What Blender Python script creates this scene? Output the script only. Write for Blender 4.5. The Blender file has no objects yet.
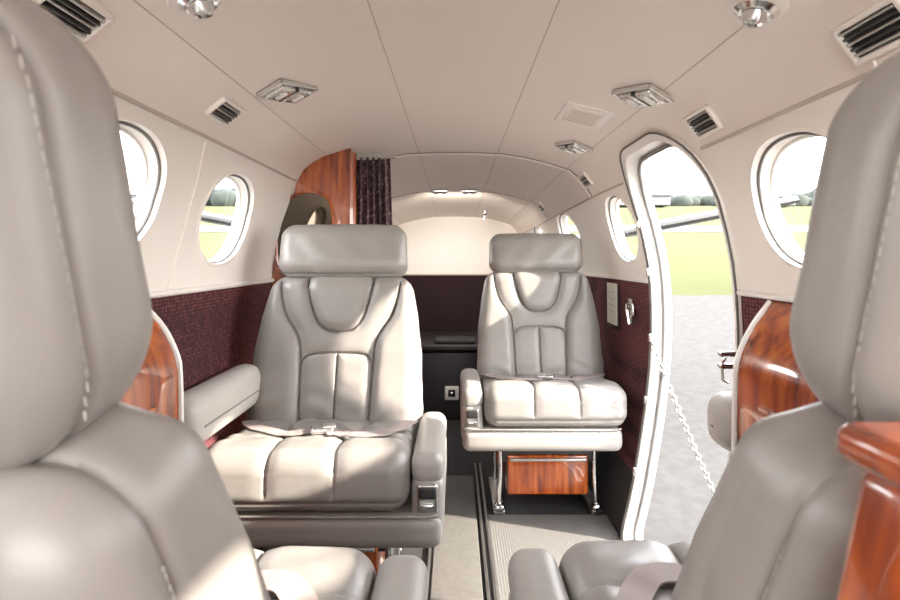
import bpy, math, random
import numpy as np
from mathutils import Vector, Matrix, Euler
random.seed(4); rng=np.random.RandomState(3)
scene=bpy.context.scene
COL=scene.collection

# ------------------------------------------------------------------ materials
def newmat(name):
    m=bpy.data.materials.new(name); m.use_nodes=True
    nt=m.node_tree; b=nt.nodes['Principled BSDF']; return m,nt,b
def simple(name,col,rough=.5,metal=0,bump=0,bscale=200,var=0,vscale=8,coat=0,detail=3,sheen=0,wrinkle=0):
    m,nt,b=newmat(name)
    b.inputs['Base Color'].default_value=(*col,1); b.inputs['Roughness'].default_value=rough
    b.inputs['Metallic'].default_value=metal; b.inputs['Coat Weight'].default_value=coat
    b.inputs['Coat Roughness'].default_value=.08
    b.inputs['Sheen Weight'].default_value=sheen
    tc=nt.nodes.new('ShaderNodeTexCoord')
    if bump:
        n=nt.nodes.new('ShaderNodeTexNoise'); n.inputs['Scale'].default_value=bscale; n.inputs['Detail'].default_value=detail
        nt.links.new(tc.outputs['Object'],n.inputs['Vector'])
        bp=nt.nodes.new('ShaderNodeBump'); bp.inputs['Strength'].default_value=bump; bp.inputs['Distance'].default_value=.002
        nt.links.new(n.outputs['Fac'],bp.inputs['Height']); nt.links.new(bp.outputs['Normal'],b.inputs['Normal'])
        if wrinkle:
            w=nt.nodes.new('ShaderNodeTexNoise'); w.inputs['Scale'].default_value=20; w.inputs['Detail'].default_value=3; w.inputs['Distortion'].default_value=1.4
            nt.links.new(tc.outputs['Object'],w.inputs['Vector'])
            b2=nt.nodes.new('ShaderNodeBump'); b2.inputs['Strength'].default_value=wrinkle; b2.inputs['Distance'].default_value=.008
            nt.links.new(w.outputs['Fac'],b2.inputs['Height']); nt.links.new(b2.outputs['Normal'],bp.inputs['Normal'])
    n2=nt.nodes.new('ShaderNodeTexNoise'); n2.inputs['Scale'].default_value=vscale; n2.inputs['Detail'].default_value=4
    nt.links.new(tc.outputs['Object'],n2.inputs['Vector'])
    mx=nt.nodes.new('ShaderNodeMix'); mx.data_type='RGBA'
    v=var if var else .04
    mx.inputs[6].default_value=(*[c*(1-v) for c in col],1); mx.inputs[7].default_value=(*[min(1,c*(1+v)) for c in col],1)
    nt.links.new(n2.outputs['Fac'],mx.inputs[0]); nt.links.new(mx.outputs[2],b.inputs['Base Color'])
    return m
LEATHER=simple('grey_leather',(.240,.219,.201),.36,bump=.10,bscale=700,var=.05,vscale=14,wrinkle=.10)
LEATHER_L=simple('pale_leather',(.290,.266,.243),.40,bump=.10,bscale=700,wrinkle=.08)
LEDGE=simple('ledge_leather',(.44,.41,.375),.42,bump=.12,bscale=500,wrinkle=.1)
CREAM=simple('headliner_vinyl',(.90,.818,.738),.5,bump=.1,bscale=300,var=.015,vscale=3)
CREAM2=simple('window_panel_plastic',(.89,.833,.768),.4,var=.015,vscale=3)
SEAM=simple('panel_seam',(.55,.48,.42),.7)
THREAD=simple('stitch_thread',(.34,.31,.28),.7)
WHITE=simple('white_paint',(.86,.83,.78),.35)
CHROME=simple('chrome',(.75,.75,.74),.18,metal=1)
ALU=simple('brushed_aluminium',(.5,.49,.47),.35,metal=1)
BLACK=simple('black_plastic',(.015,.014,.013),.45)
DARKSLAT=simple('vent_slat',(.03,.027,.024),.4)
RUBBER=simple('window_gasket',(.14,.13,.12),.6)
CARPET=simple('dark_carpet',(.030,.027,.027),.95,bump=1,bscale=900,var=.4,vscale=500)
RUNNER=simple('grey_carpet_runner',(.108,.098,.086),.95,bump=1,bscale=700,var=.25,vscale=60)
MAT=simple('ribbed_mat',(.120,.111,.100),.95,bump=1,bscale=300,var=.5,vscale=260)
STRAP=simple('belt_webbing',(.31,.25,.235),.6,bump=.5,bscale=600)
PAPER=simple('paper_card',(.80,.76,.66),.7)
BENCH=simple('dark_vinyl',(.018,.013,.015),.4)
DKFAB=simple('dark_maroon_fabric',(.020,.005,.007),.9,bump=.6,bscale=300,var=.3,vscale=120)

def wood():
    m,nt,b=newmat('mahogany_veneer')
    tc=nt.nodes.new('ShaderNodeTexCoord'); mp=nt.nodes.new('ShaderNodeMapping'); mp.inputs['Scale'].default_value=(30,20,2.6)
    mp.inputs['Rotation'].default_value=(.35,.12,0)
    n=nt.nodes.new('ShaderNodeTexNoise'); n.inputs['Scale'].default_value=1.6; n.inputs['Detail'].default_value=9; n.inputs['Distortion'].default_value=.45
    r=nt.nodes.new('ShaderNodeValToRGB')
    e=r.color_ramp.elements; e[0].position=.30; e[0].color=(.13,.018,.004,1); e[1].position=.70; e[1].color=(.50,.125,.017,1)
    x=e.new(.5); x.color=(.32,.058,.008,1)
    nt.links.new(tc.outputs['Object'],mp.inputs[0]); nt.links.new(mp.outputs[0],n.inputs['Vector'])
    nt.links.new(n.outputs['Fac'],r.inputs[0]); nt.links.new(r.outputs[0],b.inputs['Base Color'])
    b.inputs['Roughness'].default_value=.22; b.inputs['Coat Weight'].default_value=1; b.inputs['Coat Roughness'].default_value=.02
    return m
WOOD=wood()
def weave():
    m,nt,b=newmat('maroon_weave')
    tc=nt.nodes.new('ShaderNodeTexCoord')
    mp=nt.nodes.new('ShaderNodeMapping'); mp.inputs['Scale'].default_value=(60,60,90)
    v=nt.nodes.new('ShaderNodeTexVoronoi'); v.inputs['Scale'].default_value=1.2; v.inputs['Randomness'].default_value=.3
    nt.links.new(tc.outputs['Object'],mp.inputs[0]); nt.links.new(mp.outputs[0],v.inputs['Vector'])
    r=nt.nodes.new('ShaderNodeValToRGB'); e=r.color_ramp.elements
    e[0].position=.25; e[0].color=(.165,.042,.045,1); e[1].position=.6; e[1].color=(.036,.006,.009,1)
    nt.links.new(v.outputs['Distance'],r.inputs[0]); nt.links.new(r.outputs[0],b.inputs['Base Color'])
    bp=nt.nodes.new('ShaderNodeBump'); bp.inputs['Strength'].default_value=.7; bp.inputs['Distance'].default_value=.004; bp.invert=True
    nt.links.new(v.outputs['Distance'],bp.inputs['Height']); nt.links.new(bp.outputs['Normal'],b.inputs['Normal'])
    b.inputs['Roughness'].default_value=.9
    return m
WEAVE=weave()
def curtainmat():
    m,nt,b=newmat('patterned_curtain_fabric')
    tc=nt.nodes.new('ShaderNodeTexCoord')
    v=nt.nodes.new('ShaderNodeTexVoronoi'); v.inputs['Scale'].default_value=60
    nt.links.new(tc.outputs['Object'],v.inputs['Vector'])
    r=nt.nodes.new('ShaderNodeValToRGB'); e=r.color_ramp.elements
    e[0].position=.0; e[0].color=(.55,.38,.35,1); e[1].position=.5; e[1].color=(.11,.06,.075,1)
    nt.links.new(v.outputs['Distance'],r.inputs[0]); nt.links.new(r.outputs[0],b.inputs['Base Color']); b.inputs['Roughness'].default_value=.9
    return m
CURT=curtainmat()
def glassmat(name,tint=(1,1,1),gloss=.06):
    m=bpy.data.materials.new(name); m.use_nodes=True; nt=m.node_tree; nt.nodes.clear()
    o=nt.nodes.new('ShaderNodeOutputMaterial'); mx=nt.nodes.new('ShaderNodeMixShader'); t=nt.nodes.new('ShaderNodeBsdfTransparent')
    g=nt.nodes.new('ShaderNodeBsdfGlossy'); g.inputs['Roughness'].default_value=.02; t.inputs[0].default_value=(*tint,1)
    mx.inputs[0].default_value=gloss
    nt.links.new(t.outputs[0],mx.inputs[1]); nt.links.new(g.outputs[0],mx.inputs[2]); nt.links.new(mx.outputs[0],o.inputs[0])
    return m
GLASS=glassmat('window_acrylic',(.97,.98,.98),.03)
SMOKED=simple('smoked_mirror',(.085,.066,.05),.04,metal=1)
LENS=simple('light_lens',(.72,.70,.66),.12,metal=.75,bump=1,bscale=110,coat=.6,detail=0,var=.25,vscale=90)

# ------------------------------------------------------------------ mesh helpers
class B:
    def __init__(s): s.v=[];s.f=[];s.m=[];s.mats=[];s.n=0
    def add(s,V,F,mat,M=None):
        V=np.asarray(V,float)
        if M is not None:
            A=np.array(M); V=V@A[:3,:3].T+A[:3,3]
            if np.linalg.det(A[:3,:3])<0: F=[f[::-1] for f in F]
        if mat not in s.mats: s.mats.append(mat)
        k=s.mats.index(mat)
        s.v.append(V); s.f+= [tuple(i+s.n for i in f) for f in F]; s.m+=[k]*len(F); s.n+=len(V); return s
    def mesh(s,name,angle=35):
        me=bpy.data.meshes.new(name); V=np.concatenate(s.v)
        me.from_pydata(V.tolist(),[],s.f)
        for m in s.mats: me.materials.append(m)
        me.polygons.foreach_set('material_index',s.m)
        me.polygons.foreach_set('use_smooth',[True]*len(s.f))
        me.update(); me.set_sharp_from_angle(angle=math.radians(angle)); return me
    def obj(s,name,parent=None,loc=None,rot=None,angle=35):
        o=bpy.data.objects.new(name,s.mesh(name,angle)); COL.objects.link(o)
        if parent: o.parent=parent
        if loc is not None:o.location=loc
        if rot is not None:o.rotation_euler=rot
        return o
def T(x,y,z): return Matrix.Translation((x,y,z))
def R(a,ax): return Matrix.Rotation(a,4,ax)

def rbox(sx,sy,sz,r,n=(4,4,4),disp=None,warp=None):
    h=np.array([sx,sy,sz])/2; r=min(r,*h)
    def axis(L,k):
        if k<=12:
            c=np.array([0,.25,.6,1.0])*r
            inner=np.linspace(-L+r,L-r,max(2,k)) if L-r>1e-6 else np.array([0.])
            a=np.concatenate([-L+c[:-1],inner,L-c[:-1][::-1]])
            return np.unique(np.round(a,7))
        return np.linspace(-L,L,k+1)
    ax=[axis(h[i],n[i]) for i in range(3)]
    N=[len(a)-1 for a in ax]; idx={};P=[];F=[]
    def g(i,j,k):
        key=(i,j,k)
        if key not in idx: idx[key]=len(P); P.append((ax[0][i],ax[1][j],ax[2][k]))
        return idx[key]
    for j in range(N[1]):
        for k in range(N[2]):
            F.append((g(0,j,k),g(0,j,k+1),g(0,j+1,k+1),g(0,j+1,k)))
            i=N[0];F.append((g(i,j,k),g(i,j+1,k),g(i,j+1,k+1),g(i,j,k+1)))
    for i in range(N[0]):
        for k in range(N[2]):
            F.append((g(i,0,k),g(i+1,0,k),g(i+1,0,k+1),g(i,0,k+1)))
            j=N[1];F.append((g(i,j,k),g(i,j,k+1),g(i+1,j,k+1),g(i+1,j,k)))
    for i in range(N[0]):
        for j in range(N[1]):
            F.append((g(i,j,0),g(i,j+1,0),g(i+1,j+1,0),g(i+1,j,0)))
            k=N[2];F.append((g(i,j,k),g(i+1,j,k),g(i+1,j+1,k),g(i,j+1,k)))
    P=np.array(P); q=np.clip(P,-(h-r),h-r); d=P-q; L=np.linalg.norm(d,axis=1,keepdims=True); L[L==0]=1
    nn=d/L; V=q+nn*r
    if disp is not None: V=V+nn*disp(V,nn)[:,None]
    if warp is not None: V=warp(V)
    return V,F
def pdist(X,Z,poly):
    d=np.full(X.shape,9.)
    for (a,b),(c,e) in zip(poly[:-1],poly[1:]):
        vx,vz=c-a,e-b; t=np.clip(((X-a)*vx+(Z-b)*vz)/(vx*vx+vz*vz),0,1)
        d=np.minimum(d,np.hypot(X-a-t*vx,Z-b-t*vz))
    return d
def smoothpoly(pts,it=3):
    p=[np.array(a,float) for a in pts]
    for _ in range(it):
        q=[p[0]]
        for a,b in zip(p[:-1],p[1:]): q+= [a*.75+b*.25,a*.25+b*.75]
        q.append(p[-1]); p=q
    return [tuple(a) for a in p]
def groove(d,a=.012,w=.0034,b=.009,W=.018): return -a*np.exp(-(d/w)**2)-b*np.exp(-(d/W)**2)
def tube(path,r,seg=10,closed=False):
    P=[Vector(p) for p in path]; V=[];F=[];n=len(P)
    prev=None
    for i,p in enumerate(P):
        a=P[(i-1)%n] if (closed or i>0) else P[i]; b=P[(i+1)%n] if (closed or i<n-1) else P[i]
        t=(b-a).normalized()
        if prev is None: u=t.orthogonal().normalized()
        else: u=(prev-t*prev.dot(t)).normalized()
        prev=u; w=t.cross(u)
        for k in range(seg):
            an=2*math.pi*k/seg; V.append(tuple(p+u*math.cos(an)*r+w*math.sin(an)*r))
    m=n if closed else n-1
    for i in range(m):
        for k in range(seg):
            a=i*seg+k;b=i*seg+(k+1)%seg;c=((i+1)%n)*seg+(k+1)%seg;d=((i+1)%n)*seg+k
            F.append((a,b,c,d))
    if not closed:
        F.append(tuple(range(seg))[::-1]); F.append(tuple((n-1)*seg+k for k in range(seg)))
    return V,F
def lathe(prof,seg=24):
    V=[];F=[];n=len(prof)
    for (r,z) in prof:
        for k in range(seg):
            a=2*math.pi*k/seg; V.append((r*math.cos(a),r*math.sin(a),z))
    for i in range(n-1):
        for k in range(seg):
            F.append((i*seg+k,i*seg+(k+1)%seg,(i+1)*seg+(k+1)%seg,(i+1)*seg+k))
    return V,F

# ------------------------------------------------------------------ cabin shell
PR=[(0,1.46),(.10,1.459),(.20,1.455),(.30,1.440),(.40,1.416),(.50,1.385),(.54,1.350),(.575,1.305),(.60,1.265),(.63,1.20),(.655,1.13),(.675,1.05),(.69,.97),(.695,.915),(.70,.82),(.70,.74),(.695,.62),(.68,.48),(.66,.35),(.64,.23),(.615,.11),(.585,0)]
PL=[(a,b+ (.035*max(0,1-abs(b-1.29)/.09))) for a,b in PR]
YA=2.45; YE=4.2; YF=-1.0
def taper(x,z,Y):
    t=min(1,max(0,(Y-YA)/(YE-YA)))
    k=1-.2*t
    zz=z if z<.9 else .9+(z-.9)*(1-.27*t)
    return x*k,zz
def prof(side,Y):
    P=PR if side>0 else PL
    return [tuple(taper(x*side,z,Y)) for x,z in P]
def xwall(z,Y,side):
    p=prof(side,Y); 
    for (x0,z0),(x1,z1) in zip(p[:-1],p[1:]):
        if z1<=z<=z0+1e-9: 
            t=(z-z0)/(z1-z0) if z1!=z0 else 0
            return x0+(x1-x0)*t
    return p[-1][0]
def surf(x,Y):
    side=1 if x>=0 else -1; p=prof(side,Y)
    for (x0,z0),(x1,z1) in zip(p[:-1],p[1:]):
        if abs(x0)<=abs(x)<=abs(x1):
            t=(abs(x)-abs(x0))/(abs(x1)-abs(x0)); z=z0+(z1-z0)*t
            n=Vector((z1-z0,0,-(x1-x0)))
            n.normalize()
            if n.z>0: n=-n
            return Vector((x,Y,z)),n
YS=sorted(set([YF+.2*i for i in range(18)]+[YA,2.7,3.0,3.4,3.8,YE]))
def strip(side,i0,i1,thick=.05):
    V=[];F=[];ng=i1-i0+1
    for Y in YS:
        full=prof(side,Y)
        inn=[];out=[]
        for k in range(i0,i1+1):
            a=Vector((full[max(0,k-1)][0] if k>0 else -full[1][0],full[max(0,k-1)][1] if k>0 else full[1][1])); b=Vector(full[min(len(full)-1,k+1)])
            t=(b-a).normalized(); n=Vector((t.y,-t.x))
            c=Vector(full[k])
            if n.dot(c-Vector((0,.7)))<0: n=-n
            inn.append(c); out.append(c+n*thick)
        for c in inn: V.append((c.x,Y,c.y))
        for c in out: V.append((c.x,Y,c.y))
    st=2*ng;m=len(YS)
    for j in range(m-1):
        a=j*st;b=(j+1)*st
        for k in range(ng-1):
            F.append((a+k,a+k+1,b+k+1,b+k)); F.append((a+ng+k,b+ng+k,b+ng+k+1,a+ng+k+1))
        F.append((a,b,b+ng,a+ng)); F.append((a+ng-1,a+2*ng-1,b+2*ng-1,b+ng-1))
    F.append(tuple(range(ng))[::-1]+tuple(range(ng,2*ng))); e=(m-1)*st
    F.append(tuple(e+i for i in range(ng))+tuple(e+i for i in range(ng,2*ng))[::-1])
    return V,F
def fixnormals(me):
    import bmesh
    bm=bmesh.new(); bm.from_mesh(me); bmesh.ops.recalc_face_normals(bm,faces=bm.faces); bm.to_mesh(me); bm.free()
def evalbool(o,cutters):
    for c in cutters:
        md=o.modifiers.new('b','BOOLEAN'); md.object=c; md.operation='DIFFERENCE'; md.solver='EXACT'
    dg=bpy.context.evaluated_depsgraph_get(); dg.update()
    me=bpy.data.meshes.new_from_object(o.evaluated_get(dg)); o.modifiers.clear(); o.data=me
    me.polygons.foreach_set('use_smooth',[True]*len(me.polygons)); me.set_sharp_from_angle(angle=math.radians(28)); return o

WL,WH=.166,.128
WINS={1:[(.07,1.11),(.57,1.11),(1.06,1.105),(2.20,1.115),(2.98,1.11),(3.62,1.08)],  # last window of this row is added to let more light in aft
      -1:[(.07,1.13),(.57,1.13),(1.075,1.13),(1.62,1.112),(2.62,1.11),(3.15,1.10),(3.75,1.07)]}  # last three are unseen behind partition and curtain, added to brighten the aft cabin
def oval(Y,Z,a,b,n=48,p=2.2):
    r=[]
    for k in range(n):
        t=2*math.pi*k/n; c,s=math.cos(t),math.sin(t)
        r.append((Y+a*math.copysign(abs(c)**(2/p),c),Z+b*math.copysign(abs(s)**(2/p),s)))
    return r
def rrect(y0,y1,z0,z1,rt,rb,n=10,nv=14):
    pts=[]
    def arc(cy,cz,r,a0,a1):
        for i in range(n+1):
            a=math.radians(a0+(a1-a0)*i/n); pts.append((cy+r*math.cos(a),cz+r*math.sin(a)))
    arc(y1-rt,z1-rt,rt,0,90); arc(y0+rt,z1-rt,rt,90,180)
    for i in range(1,nv): pts.append((y0,(z1-rt)+(z0+rb-z1+rt)*i/nv))
    arc(y0+rb,z0+rb,rb,180,270); arc(y1-rb,z0+rb,rb,270,360)
    for i in range(1,nv): pts.append((y1,(z0+rb)+(z1-rt-z0-rb)*i/nv))
    return pts
DOOR=rrect(1.385,1.96,.012,1.325,.19,.06)
def cutter(outline,x0,x1):
    n=len(outline); V=[(x0,y,z) for y,z in outline]+[(x1,y,z) for y,z in outline]
    F=[(i,(i+1)%n,n+(i+1)%n,n+i) for i in range(n)]+[tuple(range(n))[::-1],tuple(range(n,2*n))]
    b=B(); b.add(V,F,WHITE); o=b.obj('cut'); fixnormals(o.data); return o
CR=8
for side,nm in ((1,'right'),(-1,'left')):
    V,F=strip(side,CR,len(PR)-1); b=B(); b.add(V,F,CREAM2)
    w=b.obj('wall_'+nm); fixnormals(w.data)
    cs=[cutter(oval(y,z,WL,WH),side*.40,side*.95) for y,z in WINS[side]]
    if side>0: dc=cutter(DOOR,.46,.95); cs.append(dc)
    evalbool(w,cs)
    me=w.data; me.materials.clear()
    for m in (CREAM2,WEAVE,CARPET): me.materials.append(m)
    for p in me.polygons:
        z=p.center.z; p.material_index=0 if z>.914 else (1 if z>.2 else 2)
    V,F=strip(side,0,CR); b=B(); b.add(V,F,CREAM); c=b.obj('ceiling' if side>0 else 'ceiling.001'); fixnormals(c.data)
    if side>0: evalbool(c,[dc])
    else: evalbool(c,[])
    for q in cs: bpy.data.objects.remove(q,do_unlink=True)

def ringframe(b,outline,side,off,lift,depth,mat,reveal=True):
    n=len(outline); cy=sum(p[0] for p in outline)/n; cz=sum(p[1] for p in outline)/n
    A=[];Bo=[];C=[];D=[]
    for i,(y,z) in enumerate(outline):
        y0,z0=outline[i-1];y1,z1=outline[(i+1)%n]; t=Vector((y1-y0,z1-z0)).normalized(); nn=Vector((t.y,-t.x))
        if nn.dot(Vector((y-cy,z-cz)))<0: nn=-nn
        yo,zo=y+nn.x*off,max(0.001,z+nn.y*off)
        X=xwall(z,y,side);Xo=xwall(zo,yo,side)
        A.append((X-side*lift,y,z)); Bo.append((Xo-side*lift*.8,yo,zo)); D.append((Xo+side*.004,yo+nn.x*.002,zo+nn.y*.002))
        C.append((X+side*depth,y-nn.x*.004,z-nn.y*.004))
    V=C+A+Bo+D; F=[]
    for r in range(3):
        for i in range(n):
            j=(i+1)%n; F.append((r*n+i,r*n+j,(r+1)*n+j,(r+1)*n+i))
    b.add(V,F,mat)
k=0
for side in (1,-1):
    for y,z in WINS[side]:
        k+=1; b=B(); ol=oval(y,z,WL,WH)
        ringframe(b,ol,side,.009,.003,.050,CREAM2)
        n=len(ol); g=[(xwall(zz,yy,side)+side*.045,yy,zz) for yy,zz in oval(y,z,WL+.004,WH+.004)]
        b.add(g+[(xwall(z,y,side)+side*.045,y,z)],[(i,(i+1)%n,n) for i in range(n)],GLASS)
        b.add(*tube([(xwall(zz,yy,side)+side*.012,yy,zz) for yy,zz in oval(y,z,WL-.003,WH-.003)],.0035,6,True),RUBBER)
        b.add(*tube([(xwall(zz,yy,side)+side*.040,yy,zz) for yy,zz in oval(y,z,WL-.006,WH-.006)],.004,6,True),WHITE)
        b.obj('window_%d'%k,angle=60)
b=B(); ringframe(b,DOOR,1,.022,.008,.058,WHITE)
din=rrect(1.395,1.95,.02,1.315,.18,.05)
b.add(*tube([(xwall(z,y,1)+.030,y,z) for y,z in din],.007,8,True),simple('door_seal',(.22,.21,.20),.6))
b.add(*tube([(xwall(z,y,1)-.009,y,z) for y,z in rrect(1.366,1.979,.001,1.346,.205,.07)],.003,6,True),RUBBER)
for zz in (.25,.5,.72,.95,1.12):
    b.add(*rbox(.012,.016,.03,.004),CHROME,T(xwall(zz,1.972,1)-.012,1.972,zz))
for zz in (.735,.765):
    b.add(*rbox(.05,.016,.014,.005),CHROME,T(xwall(zz,1.37,1)-.03,1.372,zz))
b.add(*tube([(.67,1.372,.77),(.655,1.375,.74),(.66,1.38,.70),(.675,1.385,.69)],.004,8),CHROME)
b.obj('door_1',angle=50)

def seamline(b,fn,Y0,Y1,r,mat,n=40):
    b.add(*tube([fn(Y0+(Y1-Y0)*i/n) for i in range(n+1)],r,6),mat)
b=B()
for x in (-.155,.184,-.485,.485):
    def fn(Y,x=x):
        p,nn=surf(x*(taper(1,1,Y)[0]),Y); return tuple(p+nn*.0001)
    seamline(b,fn,YF,YE-.01,.0012,SEAM)
for side in (1,-1):
    segs=[(YF,YE-.01)] if side<0 else [(YF,1.355),(1.99,YE-.01)]
    for s0,s1 in segs:
        def fn(Y,side=side):
            x,z=prof(side,Y)[CR]; return (x-side*.004,Y,z)
        seamline(b,fn,s0,s1,.004,SEAM)
def arch(Y,r,mat):
    pts=[]
    for side,rg in ((-1,range(CR,0,-1)),(1,range(0,CR+1))):
        for i in rg:
            x,z=prof(side,Y)[i]; pts.append((x*.997,Y,z-.001))
    b.add(*tube(pts,r,8),mat)
arch(YA,.008,CREAM); arch(YA-.014,.002,RUBBER); arch(3.25,.0018,SEAM)
b.obj('trim_1')
b=B()
for side in (1,-1):
    for s0,s1 in ([(YF,YE-.01)] if side<0 else [(YF,1.36),(1.985,YE-.01)]):
        def fn(Y,side=side):
            z=.916 ; return (xwall(z,Y,side)-side*.004,Y,z)
        seamline(b,fn,s0,s1,.008,WHITE)
    for Y in ([.31,.81,1.37] if side<0 else [.31,.81]):
        pts=[]
        for i in range(14):
            z=.925+(1.28-.925)*i/13; bow=.035*math.sin(math.pi*i/13)
            pts.append((xwall(z,Y,side)-side*.0005,Y-.02+bow,z))
        b.add(*tube(pts,.003,6),CREAM2)
b.obj('trim_2')

# floor
b=B(); b.add(*rbox(1.18,YE-YF,.04,.002),CARPET,T(0,(YE+YF)/2,-.0195)); b.obj('floor')
b=B(); b.add(*rbox(.155,3.15,.010,.003),RUNNER,T(.005,.975,.005)); b.obj('carpet_runner')
def ribs(V):
    V=V.copy(); top=V[:,2]>0; V[top,2]+=.0005*np.sin(V[top,0]*2*math.pi/.009); return V
b=B(); b.add(*rbox(.46,.56,.010,.003,n=(200,4,2),warp=ribs),MAT,T(.355,1.88,.006)); b.obj('floor_mat')
for x in (.098,.120,-.085,):
    b=B(); b.add(*rbox(.010,3.6,.012,.003),ALU,T(x,.9,.007)); b.obj('seat_rail')

# aft bulkhead
b=B()
p=prof(1,YE);pl=prof(-1,YE)
out=[(x,z) for x,z in pl if z>=.7][::-1]+[(x,z) for x,z in p if z>=.7][1:]
V=[(x,YE-.005,z) for x,z in out]; V2=[(x,YE+.03,z) for x,z in out]; n=len(out)
b.add(V+V2,[tuple(range(n)),tuple(range(n,2*n))[::-1]],CREAM2)
low=[(x,z) for x,z in p if z<.93]; lowl=[(x,z) for x,z in pl if z<.93][::-1]; o2=lowl+low; n=len(o2)
b.add([(x,YE-.03,min(z,.875)) for x,z in o2],[tuple(range(n))],DKFAB)
b.add(*tube([(-.55,YE-.035,.876),(.55,YE-.035,.876)],.006,8),SEAM)
b.obj('wall_back')
b=B(); b.add(*rbox(.70,.60,.42,.01),BENCH,T(-.05,3.75,.21)); b.add(*rbox(.72,.62,.05,.02),BENCH,T(-.05,3.74,.445))
b.add(*rbox(.25,.20,.02,.008),CARPET,T(.0,3.55,.48))
b.obj('storage_bench')
b=B(); b.add(*rbox(.085,.012,.085,.006),WHITE); b.add(*rbox(.045,.01,.045,.02),BLACK,T(0,-.006,0)); b.add(*rbox(.02,.012,.02,.008),CHROME,T(0,-.009,0)); b.obj('power_socket',loc=(-.02,3.44,.17))

# wooden partition with smoked mirror and curtain
b=B(); Yp=2.12
pp=[(x,z) for x,z in prof(-1,Yp) if z<1.43]
inner=-.395
out=[(inner,.002)]+[(x+.004,z) for x,z in pp[::-1] if x<inner]+[(inner,surf(inner,Yp)[0].z-.004)]
def platepoly(b,out,y0,y1,mat):
    n=len(out); V=[(x,y0,z) for x,z in out]+[(x,y1,z) for x,z in out]
    b.add(V,[tuple(range(n)),tuple(range(n,2*n))[::-1]]+[(i,n+i,n+(i+1)%n,(i+1)%n) for i in range(n)],mat)
platepoly(b,out,Yp,Yp+.035,WOOD)
mo=[]
for i in range(44):
    t=2*math.pi*i/44; c,s=math.cos(t),math.sin(t)
    x=-.568+.108*math.copysign(abs(c)**.6,c); z=1.085+.165*math.copysign(abs(s)**.6,s)
    x+= 0 if z<1.13 else (z-1.13)*.28*(1 if c<0 else .1)
    mo.append((x,z))
platepoly(b,mo,Yp-.004,Yp+.001,SMOKED)
b.add(*tube([(x,Yp-.004,z) for x,z in mo],.006,8,True),WOOD)
b.add(*tube([(inner,Yp+.017,.01),(inner,Yp+.017,1.40)],.019,10),WOOD)
fo=b.obj('wood_partition'); fixnormals(fo.data)
V=[];F=[];nu,nv=90,40
for j in range(nv+1):
    for i in range(nu+1):
        u=i/nu;v=j/nv; z=.3+1.105*v
        x=-.40+.135*u*(1+.12*(1-v)*2) ; y=2.27+.022*math.sin(u*2*math.pi*5.5+.6*math.sin(v*5))+.006*math.sin(u*40+v*9)
        V.append((x,y,z))
for j in range(nv):
    for i in range(nu): a=j*(nu+1)+i; F.append((a,a+1,a+nu+2,a+nu+1))
b=B(); b.add(V,F,CURT); b.add(*tube([(-.44,2.27,1.392),(-.24,2.27,1.410)],.006,8),CHROME); o=b.obj('curtain')
md=o.modifiers.new('s','SOLIDIFY'); md.thickness=.002

# ------------------------------------------------------------------ seats
seamU=smoothpoly([(-.122,.27),(-.112,.20),(-.065,.085),(0,.068),(.065,.085),(.112,.20),(.122,.27)])
def bol(s): return smoothpoly([(s*.105,-.26),(s*.110,-.12),(s*.113,.0),(s*.125,.06),(s*.175,.12),(s*.205,.19),(s*.22,.24)])
seamH=smoothpoly([(-.112,-.02),(-.09,.005),(0,.008),(.09,.005),(.112,-.02)])
pocket=smoothpoly([(-.175,.10),(-.18,-.05),(-.17,-.2),(0,-.21),(.17,-.2),(.18,-.05),(.175,.10)],2)
WZ=[0,.12,.5,.75,.92,1.0]; WF=[.95,.99,1.0,.955,.895,.865]
SY=.022
def back_disp(V,n):
    X,Z=V[:,0],V[:,2]; fr=np.clip((-n[:,1]-.15)/.5,0,1); bk=np.clip((n[:,1]-.15)/.5,0,1)
    d=np.minimum.reduce([pdist(X,Z,seamU),pdist(X,Z,bol(1)),pdist(X,Z,bol(-1))])
    d2=np.minimum(pdist(X,Z,seamH),pdist(X,Z,[(0,-.25),(0,.008)]))
    g=groove(d)+groove(d2,.009,.003,.004,.014)
    xb=np.interp(Z,[-.26,0,.06,.12,.19,.26],[.106,.112,.125,.175,.21,.23])
    bo=1/(1+np.exp(-(np.abs(X)-xb)/.008)); g+=bo*.020*np.clip((.26-Z)/.25,0,1)
    zu=np.interp(np.abs(X),[0,.06,.112,.12],[.068,.086,.20,.27]); cu=1/(1+np.exp(-(Z-zu)/.006)); g+=cu*(1-bo)*.007
    low=1/(1+np.exp((Z-.0)/.01)); g+=(1-bo)*low*.004
    g+=.012*np.exp(-((Z+.17)/.09)**2)
    g+=.0016*np.sin(Z*95+3*np.sin(X*22))*np.exp(-((Z+.16)/.08)**2)
    gb=groove(pdist(X,Z,pocket),.008,.004,.006,.02)
    gs=groove(np.abs(V[:,1]-SY),.004,.003,.003,.009)*(1-fr)
    return g*fr+gb*bk+gs
def back_warp(V):
    V=V.copy(); h=V[:,2]/.5+.5
    V[:,0]*=np.interp(h,WZ,WF); return V
def stitch_side(b,V,s,zs,ys,mat=THREAD):
    W=V[V[:,0]*s>0.05]
    for z in zs:
        for y in ys:
            c=(W[:,1]-y)**2+(W[:,2]-z)**2; m=c<(.007**2); 
            if not m.any(): continue
            x=np.max(np.abs(W[m,0]))
            b.add(*rbox(.0012,.0008,.0040,.0004,n=(2,2,2)),mat,T(s*(x-.0001),y,z))
def mk_back():
    V,F=rbox(.515,.135,.51,.050,n=(184,44,180),disp=back_disp,warp=back_warp)
    b=B(); b.add(V,F,LEATHER)
    zs=[-.20+i*.006 for i in range(66)]
    for s in (1,-1): stitch_side(b,V,s,zs,(SY+.0055,))
    return b.mesh('backrest',70)
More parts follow.
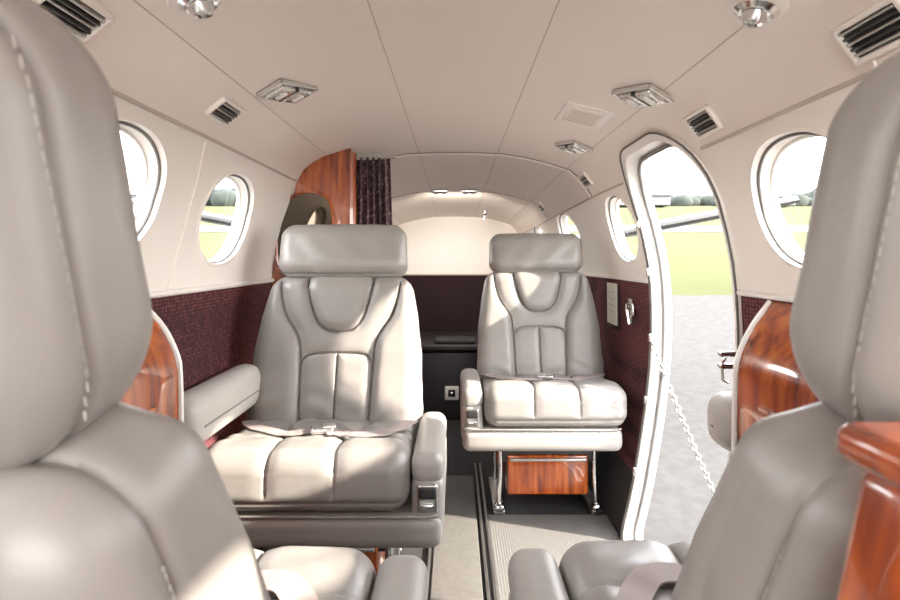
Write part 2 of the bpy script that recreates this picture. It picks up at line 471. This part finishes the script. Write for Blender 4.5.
def head_disp(V,n):
    X,Y,Z=V.T; fr=np.clip((-n[:,1]-.15)/.5,0,1)
    g=groove(np.abs(Y-SY),.004,.003,.003,.009)*(1-fr)
    g+=.006*np.exp(-(X/.14)**2)*fr
    g+=groove(np.abs(Z+.078),.004,.004,0,.01)*fr
    g+=.0013*np.sin(X*60+2*np.sin(Z*30))*fr
    return g
def head_warp(V):
    V=V.copy(); t=V[:,2]/.18+.5
    V[:,0]*=np.interp(t,[0,.25,.8,1],[.955,1.0,.985,.95]); V[:,1]*=np.interp(t,[0,.3,1],[.9,1.0,.78]); return V
def mk_head():
    V,F=rbox(.418,.125,.182,.044,n=(104,44,48),disp=head_disp,warp=head_warp)
    b=B(); b.add(V,F,LEATHER)
    for s in (1,-1): stitch_side(b,V,s,[-.066+i*.006 for i in range(23)],(SY+.0055,))
    return b.mesh('headrest',70)
def cush_disp(V,n):
    X,Y,Z=V.T; up=np.clip((n[:,2]+.3)/.5,0,1)*np.clip(1-np.abs(n[:,0])*.9,0,1)
    d=np.abs(np.abs(X)-.098-.02*np.sin(Y*9)); g=groove(d,.007,.0034,.006,.020)*up
    top=np.clip(n[:,2],0,1); g+=groove(np.abs(Y+.085+.25*X*X),.003,.0045,.004,.02)*top
    fr=np.clip(-n[:,1],0,1); g+=groove(np.abs(Z+.045),.004,.004,.004,.014)*fr
    g+=.0022*np.sin(X*85+4*np.sin(Y*22))*top*np.exp(-((Y-.02)/.14)**2)+.0012*np.sin(Y*70+X*30)*top
    g+=.012*np.exp(-((Y+.14)/.09)**2)*top
    return g
CUSHV=None
def mk_cush():
    global CUSHV
    V,F=rbox(.515,.48,.142,.050,n=(160,120,40),disp=cush_disp); CUSHV=V; b=B(); b.add(V,F,LEATHER); return b.mesh('cushion',70)
def arm_disp(V,n):
    X,Y,Z=V.T; return groove(np.abs(Z-.035),.003,.003,.003,.01)*np.clip(1-np.abs(n[:,2]),0,1)
def mk_arm():
    b=B()
    b.add(*rbox(.080,.40,.20,.030,n=(20,90,46),disp=arm_disp),LEATHER_L)
    b.add(*rbox(.050,.02,.070,.008,n=(4,3,4)),ALU,T(0,-.192,-.005))
    b.add(*rbox(.040,.02,.030,.005,n=(4,3,4)),BLACK,T(0,-.196,.010))
    b.add(*rbox(.030,.02,.010,.004,n=(4,3,4)),CHROME,T(0,-.198,-.020))
    return b.mesh('armrest',60)
def mk_apron():
    b=B(); b.add(*rbox(.575,.43,.085,.028,n=(8,8,6)),LEATHER_L)
    b.add(*tube([(-.28,-.20,.040),(-.26,-.213,.040),(.26,-.213,.040),(.28,-.20,.040)],.0035,8),LEATHER); return b.mesh('apron',60)
def mk_base():
    b=B()
    b.add(*rbox(.36,.30,.10,.008),BLACK,T(0,0,.25))
    b.add(*rbox(.315,.30,.155,.008),WOOD,T(0,-.01,.155))
    b.add(*rbox(.30,.01,.012,.003),ALU,T(0,-.162,.215))
    for s in (1,-1):
        b.add(*tube([(s*.185,-.13,.30),(s*.185,-.145,.16),(s*.19,-.15,.02)],.011,12),CHROME)
        b.add(*tube([(s*.185,.13,.30),(s*.185,.14,.02)],.011,12),CHROME)
        b.add(*rbox(.045,.34,.022,.006),ALU,T(s*.19,0,.011))
        b.add(*rbox(.04,.045,.03,.012),CHROME,T(s*.19,-.155,.03))
        b.add(*rbox(.028,.30,.030,.01),ALU,T(s*.18,0,.295))
    return b.mesh('base',40)
def ctop(x,y,w=.02):
    m=(np.abs(CUSHV[:,0]-x)<w)&(np.abs(CUSHV[:,1]-y)<w)&(CUSHV[:,2]>0)
    return CUSHV[m,2].max() if m.any() else .05
def ribbon(pts,w,t=.003):
    P=[Vector(p) for p in pts];V=[];F=[]
    for i,p in enumerate(P):
        a=P[max(0,i-1)];c=P[min(len(P)-1,i+1)]; d=(c-a); d.z*=.3; d.normalize(); s=d.cross(Vector((0,0,1))).normalized(); u=s.cross(d)
        for sx,sz in ((-1,-1),(1,-1),(1,1),(-1,1)): V.append(tuple(p+s*sx*w/2+u*sz*t/2))
    for i in range(len(P)-1):
        for k in range(4): F.append((4*i+k,4*i+(k+1)%4,4*i+4+(k+1)%4,4*i+4+k))
    F.append((0,1,2,3));F.append(tuple(4*(len(P)-1)+k for k in (3,2,1,0)))
    return V,F
def mk_belt():
    b=B()
    for poly in ([(-.238,.10),(-.20,.02),(-.13,-.04),(-.08,-.06),(-.02,-.05)],[(.238,.10),(.21,.0),(.16,-.10),(.10,-.11),(.04,-.06)]):
        pts=[(x,y,ctop(x,y)+.003) for x,y in smoothpoly(poly,3)]
        b.add(*ribbon(pts,.044),STRAP)
    z=ctop(.01,-.055,.03)
    b.add(*rbox(.060,.048,.016,.006),CHROME,T(.01,-.055,z+.009)@R(.3,'Z'))
    b.add(*rbox(.034,.034,.008,.003),ALU,T(.03,-.06,z+.019)@R(.3,'Z'))
    return b.mesh('seat_belt',40)
MB,MH,MC,MA,MP,MS=mk_back(),mk_head(),mk_cush(),mk_arm(),mk_apron(),mk_base(); ML=mk_belt()
def link(name,me,par,loc,rot=(0,0,0)):
    o=bpy.data.objects.new(name,me); COL.objects.link(o); o.parent=par; o.location=loc; o.rotation_euler=rot; return o
def seat(loc,rotz,mirror,tilt,headext=0,fwd=0,lift=0,hs=1):
    e=bpy.data.objects.new('passenger_seat',None); COL.objects.link(e); e.location=loc; e.rotation_euler=(0,0,rotz); e.scale=(-1 if mirror else 1,1,1)
    piv=Vector((0,.02,.44+lift)); a=math.radians(tilt)
    def up(d,f=0): return (0,piv.y+d*math.sin(a)+f*math.cos(a),piv.z+d*math.cos(a)-f*math.sin(a))
    link('backrest',MB,e,up(.25),(-a,0,0))
    h=link('headrest',MH,e,up(.588+headext,-.012),(-a+.03,0,0)); h.scale=(1,1,hs)
    b=B()
    for s in (1,-1): b.add(*tube([(s*.08,0,-.05),(s*.08,0,.07)],.008,10),CHROME)
    b.obj('headrest_posts',e,up(.50),(-a,0,0))
    link('cushion',MC,e,(0,-.185-fwd,.452),(math.radians(-3.5),0,0))
    link('seat_belt',ML,e,(0,-.185-fwd,.452),(math.radians(-3.5),0,0))
    link('armrest',MA,e,(.300,-.20-fwd,.432))
    link('apron',MP,e,(.048,-.195-fwd,.348))
    link('base',MS,e,(0,-.06,0))
    return e
seat((-.366,1.73,0),0,False,12)
seat((.362,2.40,0),0,True,12)
seat((-.382,.455,0),math.pi,True,16,.020,.05,-.015,1.30)
seat((.425,.495,0),math.pi,False,16,.020,.03,-.025,1.30)

# ------------------------------------------------------------------ side ledges, table cabinets
for side,y0,y1 in ((-1,1.27,1.75),(1,1.23,1.345)):
    b=B(); n=30 if y1-y0>.3 else 6
    b.add(*rbox(.10,y1-y0,.13,.045,n=(8,n,8)),LEDGE)
    b.add(*tube([(-side*.050,-(y1-y0)/2+.05,-.01),(-side*.050,(y1-y0)/2-.05,-.01)],.003,8),LEATHER)
    b.obj('side_ledge',loc=(side*.640,(y0+y1)/2,.612 if side<0 else .625),angle=60)
    b=B(); ya,yb=.86,1.215; xf=.60 if side<0 else .612
    out=[(xf,.42),(xf,.755),(xf+.012,.80),(xf+.04,.855),(.690,.905),(.694,.70),(.689,.58),(.668,.42)]
    n=len(out); V=[(side*x,ya,z) for x,z in out]+[(side*x,yb,z) for x,z in out]
    b.add(V,[tuple(range(n)),tuple(range(n,2*n))[::-1]]+[(i,n+i,n+(i+1)%n,(i+1)%n) for i in range(n)],WOOD)
    b.add(*tube([(side*(x-.003),yb+.004,z) for x,z in smoothpoly(out[:5],2)],.007,8),WHITE)
    b.add(*tube([(side*(x-.003),ya-.004,z) for x,z in smoothpoly(out[:5],2)],.007,8),WHITE)
    b.add(*rbox(.012,.16,.012,.004),WOOD,T(side*(xf-.003),(ya+yb)/2,.70))
    b.add(*tube([(side*(xf-.002),ya+.03,.60),(side*(xf-.002),yb-.03,.60)],.0025,8),BLACK)
    o=b.obj('table_cabinet'); fixnormals(o.data)
b=B()
b.add(*rbox(.36,.14,.89,.010,n=(4,4,6),warp=lambda V:np.column_stack([V[:,0]-np.where(V[:,0]<0,1,0)*(.44-V[:,2])*.20,V[:,1],V[:,2]])),WOOD,T(.370,.198,.46))
b.add(*rbox(.372,.152,.020,.009),WOOD,T(.368,.198,.912))
b.add(*rbox(.30,.01,.004,.002),ALU,T(.40,.125,.78))
b.obj('wood_cabinet')

# ------------------------------------------------------------------ overhead fittings
def frameM(x,Y,rz=0):
    p,n=surf(x,Y); zax=n; yax=Vector((0,1,0)); xax=yax.cross(zax).normalized(); yax=zax.cross(xax)
    M=Matrix((xax,yax,zax)).transposed().to_4x4(); M.translation=p; return M@R(rz,'Z')
def vent(x,Y,s=1):
    b=B(); w,l=.066*s,.120*s
    b.add(*rbox(w,.010,.012,.004),CREAM2,T(0,l/2-.005,.004)); b.add(*rbox(w,.010,.012,.004),CREAM2,T(0,-l/2+.005,.004))
    b.add(*rbox(.010,l,.012,.004),CREAM2,T(w/2-.005,0,.004)); b.add(*rbox(.010,l,.012,.004),CREAM2,T(-w/2+.005,0,.004))
    b.add(*rbox(w-.017,l-.017,.003,.001),BLACK,T(0,0,.0025))
    for i in range(5):
        xx=-w/2+.015+(w-.030)*i/4
        b.add(*rbox(.0035,l-.022,.009,.001),DARKSLAT if i%2 else ALU,T(xx,0,.006)@R(.6,'Y'))
    o=b.obj('air_vent'); o.matrix_world=frameM(x,Y); return o
for x,Y,s in ((-.55,.80,1),(-.552,1.34,1),(.572,.757,1),(.570,1.28,1),(.555,2.37,1),(.50,3.2,1)): vent(x,Y,s)
def rlight(x,Y,s=1,rz=0):
    b=B()
    w,l=.088*s,.125*s
    b.add(*rbox(w,l,.008,.004,n=(6,6,4)),ALU,T(0,0,.003))
    for q in (-1,1):
        b.add(*rbox(w,.008,.014,.003),CHROME,T(0,q*(l/2-.004),.007)); b.add(*rbox(.008,l,.014,.003),CHROME,T(q*(w/2-.004),0,.007))
        b.add(*rbox(w*.74,l*.40,.020,.009,n=(5,5,4)),LENS,T(0,q*l*.22,.012))
        b.add(*rbox(w*.40,l*.10,.010,.004),WHITE,T(0,q*l*.22,.021))
    b.add(*rbox(w*.8,.005,.020,.002),BLACK,T(0,0,.010))
    o=b.obj('reading_light'); o.matrix_world=frameM(x,Y,rz); return o
rlight(-.41,1.367,1,.5);rlight(.455,1.355,1,-.5);rlight(.43,2.02,1,-.4);rlight(-.087,3.23,.8,math.pi/2);rlight(.082,3.23,.8,math.pi/2)
for x,Y in ((-.41,.895),(.475,.88)):
    b=B(); b.add(*lathe([(.034,0),(.034,.006),(.026,.012),(.020,.010),(.019,.016),(.014,.026),(.008,.028),(.007,.020),(.0001,.020)]),CHROME)
    b.add(*lathe([(.048,0),(.046,.004),(.034,.005)]),CREAM2)
    o=b.obj('eyeball_air_nozzle'); o.matrix_world=frameM(x,Y)
b=B(); b.add(*rbox(.14,.20,.008,.004,n=(6,6,3)),CREAM2); b.add(*rbox(.10,.15,.004,.002),CREAM,T(0,0,.004))
for i in range(7): b.add(*rbox(.085,.003,.002,.0008),SEAM,T(0,-.055+i*.018,.0065))
o=b.obj('speaker_panel'); o.matrix_world=frameM(.38,1.66)
b=B(); b.add(*lathe([(.018,0),(.018,.02),(.008,.03),(.008,.06),(.0001,.062)]),CHROME); o=b.obj('coat_hook'); o.matrix_world=frameM(.21,3.9)

# ------------------------------------------------------------------ aft right wall details
def wallM(side,Y,z):
    x=xwall(z,Y,side); x2=xwall(z+.03,Y,side); x1=xwall(z-.03,Y,side)
    up=Vector((x2-x1,0,.06)).normalized(); nrm=Vector((0,1,0)).cross(up)*1
    if nrm.x*side>0: nrm=-nrm
    lat=up.cross(nrm); M=Matrix((lat,-nrm,up)).transposed().to_4x4(); M.translation=(x,Y,z); return M
b=B(); b.add(*rbox(.18,.006,.19,.003),BENCH,T(0,-.004,-.01)); b.add(*rbox(.15,.004,.18,.002),PAPER,T(0,-.009,.0))
for i in range(4): b.add(*rbox(.10,.002,.003,.001),SEAM,T(0,-.012,.05-i*.028))
o=b.obj('card_holder'); o.matrix_world=wallM(1,2.46,.80)
b=B(); b.add(*rbox(.05,.02,.05,.008),CHROME,T(0,-.01,0)); b.add(*tube([(0,-.02,0),(.03,-.04,.02),(.05,-.045,0),(.055,-.04,-.05)],.006,8),CHROME); b.add(*rbox(.03,.012,.10,.005),ALU,T(-.03,-.008,-.01))
o=b.obj('door_latch_handle'); o.matrix_world=wallM(1,2.18,.80)

# ------------------------------------------------------------------ airstair door outside + chain
b=B(); a=math.radians(-52); L=1.45
M=T(.72,1.667,-.03)@R(-a,'Y')
SW=simple('airstair_paint',(.16,.155,.15),.4)
b.add(*rbox(L,.54,.035,.015,n=(10,6,3)),SW,M@T(L/2,0,-.03))
for i in range(4): b.add(*rbox(.22,.46,.02,.006),RUNNER,M@T(.22+.32*i,0,.06)@R(a,'Y')) 
for i in range(4):
    for s in (1,-1): b.add(*rbox(.18,.02,.13,.006),SW,M@T(.22+.32*i,s*.22,.02))
rail=(.885,1.90,.19)
b.add(*tube([rail,(.90,1.90,-.28)],.012,10),ALU)
b.obj('airstair')
def chain(name,p0,p1,sag,n):
    b=B(); p0=Vector(p0);p1=Vector(p1)
    pt=lambda t: p0.lerp(p1,t)+Vector((0,0,-sag*math.sin(math.pi*t)))
    for i in range(n):
        a_,c=pt(i/n),pt((i+1)/n); d=(c-a_); m=(a_+c)/2; L=d.length*.70
        q=T(*m)@d.to_track_quat('X','Z').to_matrix().to_4x4()@R((i%2)*math.pi/2,'X')
        ring=[(L*math.cos(t),.007*math.sin(t),0) for t in [2*math.pi*k/14 for k in range(14)]]
        b.add(*tube(ring,.0027,6,True),ALU,q)
    return b.obj(name)
chain('stair_support_chain',(.68,1.94,.715),rail,.012,32)

# ------------------------------------------------------------------ exterior
TILT=math.radians(5.9)
def gz(Y): return -1.15+math.tan(TILT)*(Y-1.5)
m,nt,bs=newmat('apron_and_grass')
tc=nt.nodes.new('ShaderNodeTexCoord'); sp=nt.nodes.new('ShaderNodeSeparateXYZ'); nt.links.new(tc.outputs['Object'],sp.inputs[0])
n1=nt.nodes.new('ShaderNodeTexNoise'); n1.inputs['Scale'].default_value=2; nt.links.new(tc.outputs['Object'],n1.inputs['Vector'])
ad=nt.nodes.new('ShaderNodeMath'); ad.operation='MULTIPLY_ADD'; ad.inputs[1].default_value=.5; nt.links.new(n1.outputs['Fac'],ad.inputs[0]); nt.links.new(sp.outputs['Y'],ad.inputs[2])
gt=nt.nodes.new('ShaderNodeMath'); gt.operation='GREATER_THAN'; gt.inputs[1].default_value=13.8; nt.links.new(ad.outputs[0],gt.inputs[0])
n2=nt.nodes.new('ShaderNodeTexNoise'); n2.inputs['Scale'].default_value=.12; n2.inputs['Detail'].default_value=8; nt.links.new(tc.outputs['Object'],n2.inputs['Vector'])
rg=nt.nodes.new('ShaderNodeValToRGB'); e=rg.color_ramp.elements; e[0].position=.3;e[0].color=(.036,.041,.014,1); e[1].position=.7;e[1].color=(.054,.053,.022,1); nt.links.new(n2.outputs['Fac'],rg.inputs[0])
n3=nt.nodes.new('ShaderNodeTexNoise'); n3.inputs['Scale'].default_value=9; n3.inputs['Detail'].default_value=10; nt.links.new(tc.outputs['Object'],n3.inputs['Vector'])
rc=nt.nodes.new('ShaderNodeValToRGB'); e=rc.color_ramp.elements; e[0].position=.35;e[0].color=(.045,.042,.040,1); e[1].position=.65;e[1].color=(.054,.051,.048,1); nt.links.new(n3.outputs['Fac'],rc.inputs[0])
mx=nt.nodes.new('ShaderNodeMix'); mx.data_type='RGBA'; nt.links.new(gt.outputs[0],mx.inputs[0]); nt.links.new(rc.outputs[0],mx.inputs[6]); nt.links.new(rg.outputs[0],mx.inputs[7]); nt.links.new(mx.outputs[2],bs.inputs['Base Color']); bs.inputs['Roughness'].default_value=.95
bs.inputs['Specular IOR Level'].default_value=.05
GR=m
b=B(); S=900; b.add([(-S,-S,gz(-S)),(S,-S,gz(-S)),(S,S,gz(S)),(-S,S,gz(S))],[(0,1,2,3)],GR); b.obj('ground')
b=B(); TX=simple('taxiway',(.058,.056,.054),.9); b.add([(-300,40,gz(40)+.03),(300,40,gz(40)+.03),(300,50,gz(50)+.03),(-300,50,gz(50)+.03)],[(0,1,2,3)],TX); b.obj('taxiway')
TREE=simple('distant_foliage',(.024,.030,.024),.95,var=.4,vscale=.15)
b=B()
for i in range(520):
    X=-420+i*1.62+rng.uniform(-1,1); Y=225+rng.uniform(-10,10); r=rng.uniform(2.2,3.8)*(1.3 if math.sin(X*.05)+.5*math.sin(X*.13)>.4 else .9)
    V,F=rbox(2,2,2,1,n=(3,3,3)); V=V*np.array([1.3,1,1])*r*(1+.18*rng.rand(len(V),1)); b.add(V,F,TREE,T(X,Y,gz(Y)+r*.55))
b.obj('tree_line',angle=80)
HANG=simple('hangar_cladding',(.08,.082,.085),.7); HROOF=simple('hangar_roof',(.05,.05,.052),.6)
b=B()
for X,w,h in ((58,18,3.2),(98,16,2.8),(-95,22,3.4),(-130,14,3)):
    b.add(*rbox(w,12,h,.3),HANG,T(X,180,gz(180)+h/2)); b.add(*rbox(w+.8,12.8,.5,.2),HROOF,T(X,180,gz(180)+h)); b.add(*rbox(w*.3,.2,h*.5,.05),HROOF,T(X,173.8,gz(180)+h*.3-.6))
b.obj('hangar_buildings')
b=B(); AP=simple('tailplane_paint',(.09,.10,.11),.3)
for s in (1,-1):
    def foil(X,Z,c,t,Y0):
        pts=[]
        for k in range(24):
            a_=2*math.pi*k/24; u=.5-.5*math.cos(a_); yt=5*t*(.2969*math.sqrt(u)-.126*u-.3516*u*u+.2843*u**3-.1036*u**4)
            pts.append((X,Y0+u*c,Z+yt*c*(1 if a_<=math.pi else -1)))
        return pts
    A=foil(s*.25,.98,1.1,.14,5.7); Cc=foil(s*3.7,1.63,.75,.12,6.05)
    F=[(i,(i+1)%24,24+(i+1)%24,24+i) for i in range(24)]+[tuple(range(24)),tuple(range(24,48))]
    b.add(A+Cc,F,AP)
    b.add(*tube([(s*.25,5.71,.98),(s*3.7,6.055,1.63)],.035,10),BLACK)
b.add(*rbox(.5,3.4,.55,.25,n=(6,8,6)),AP,T(0,6.05,.85))
b.obj('tailplane')

# ------------------------------------------------------------------ light
w=bpy.data.worlds.new('World'); scene.world=w; w.use_nodes=True; nt=w.node_tree; bg=nt.nodes['Background']
tcw=nt.nodes.new('ShaderNodeTexCoord'); spw=nt.nodes.new('ShaderNodeSeparateXYZ'); nt.links.new(tcw.outputs['Generated'],spw.inputs[0])
rw=nt.nodes.new('ShaderNodeValToRGB'); e=rw.color_ramp.elements; e[0].position=0; e[0].color=(1,.975,.94,1); e[1].position=.8; e[1].color=(.86,.91,1,1)
nt.links.new(spw.outputs['Z'],rw.inputs[0]); nt.links.new(rw.outputs[0],bg.inputs[0]); bg.inputs[1].default_value=6.2
sd=bpy.data.lights.new('sun','SUN'); sd.energy=12; sd.angle=math.radians(1.5); sd.color=(1,.93,.82)
so=bpy.data.objects.new('sun',sd); COL.objects.link(so)
so.rotation_euler=Vector((1,-.30,.52)).to_track_quat('Z','Y').to_euler()
# fill spots added at the aft reading lights to brighten bulkhead and ceiling
for x in (-.087,.082):
    ld=bpy.data.lights.new('aft_fill_spot','SPOT'); ld.energy=4.0; ld.spot_size=math.radians(165); ld.spot_blend=1; ld.shadow_soft_size=.03; ld.color=(1,.9,.78)
    lo=bpy.data.objects.new('aft_fill_spot',ld); COL.objects.link(lo); lo.location=(x,3.23,1.345)
    lo.rotation_euler=Vector((0,-.75,.55)).to_track_quat('Z','Y').to_euler()

cd=bpy.data.cameras.new('camera'); cam=bpy.data.objects.new('camera',cd); COL.objects.link(cam)
cam.location=(0,0,1.0); cam.rotation_euler=(math.pi/2,0,0); cd.lens=22.4; cd.sensor_width=36
cd.shift_x=-5/900; cd.shift_y=-42/900; cd.clip_start=.01; cd.clip_end=3000
cd.dof.use_dof=True; cd.dof.focus_distance=2.0; cd.dof.aperture_fstop=9
scene.camera=cam
scene.view_settings.view_transform='Standard'
scene.view_settings.exposure=1.15
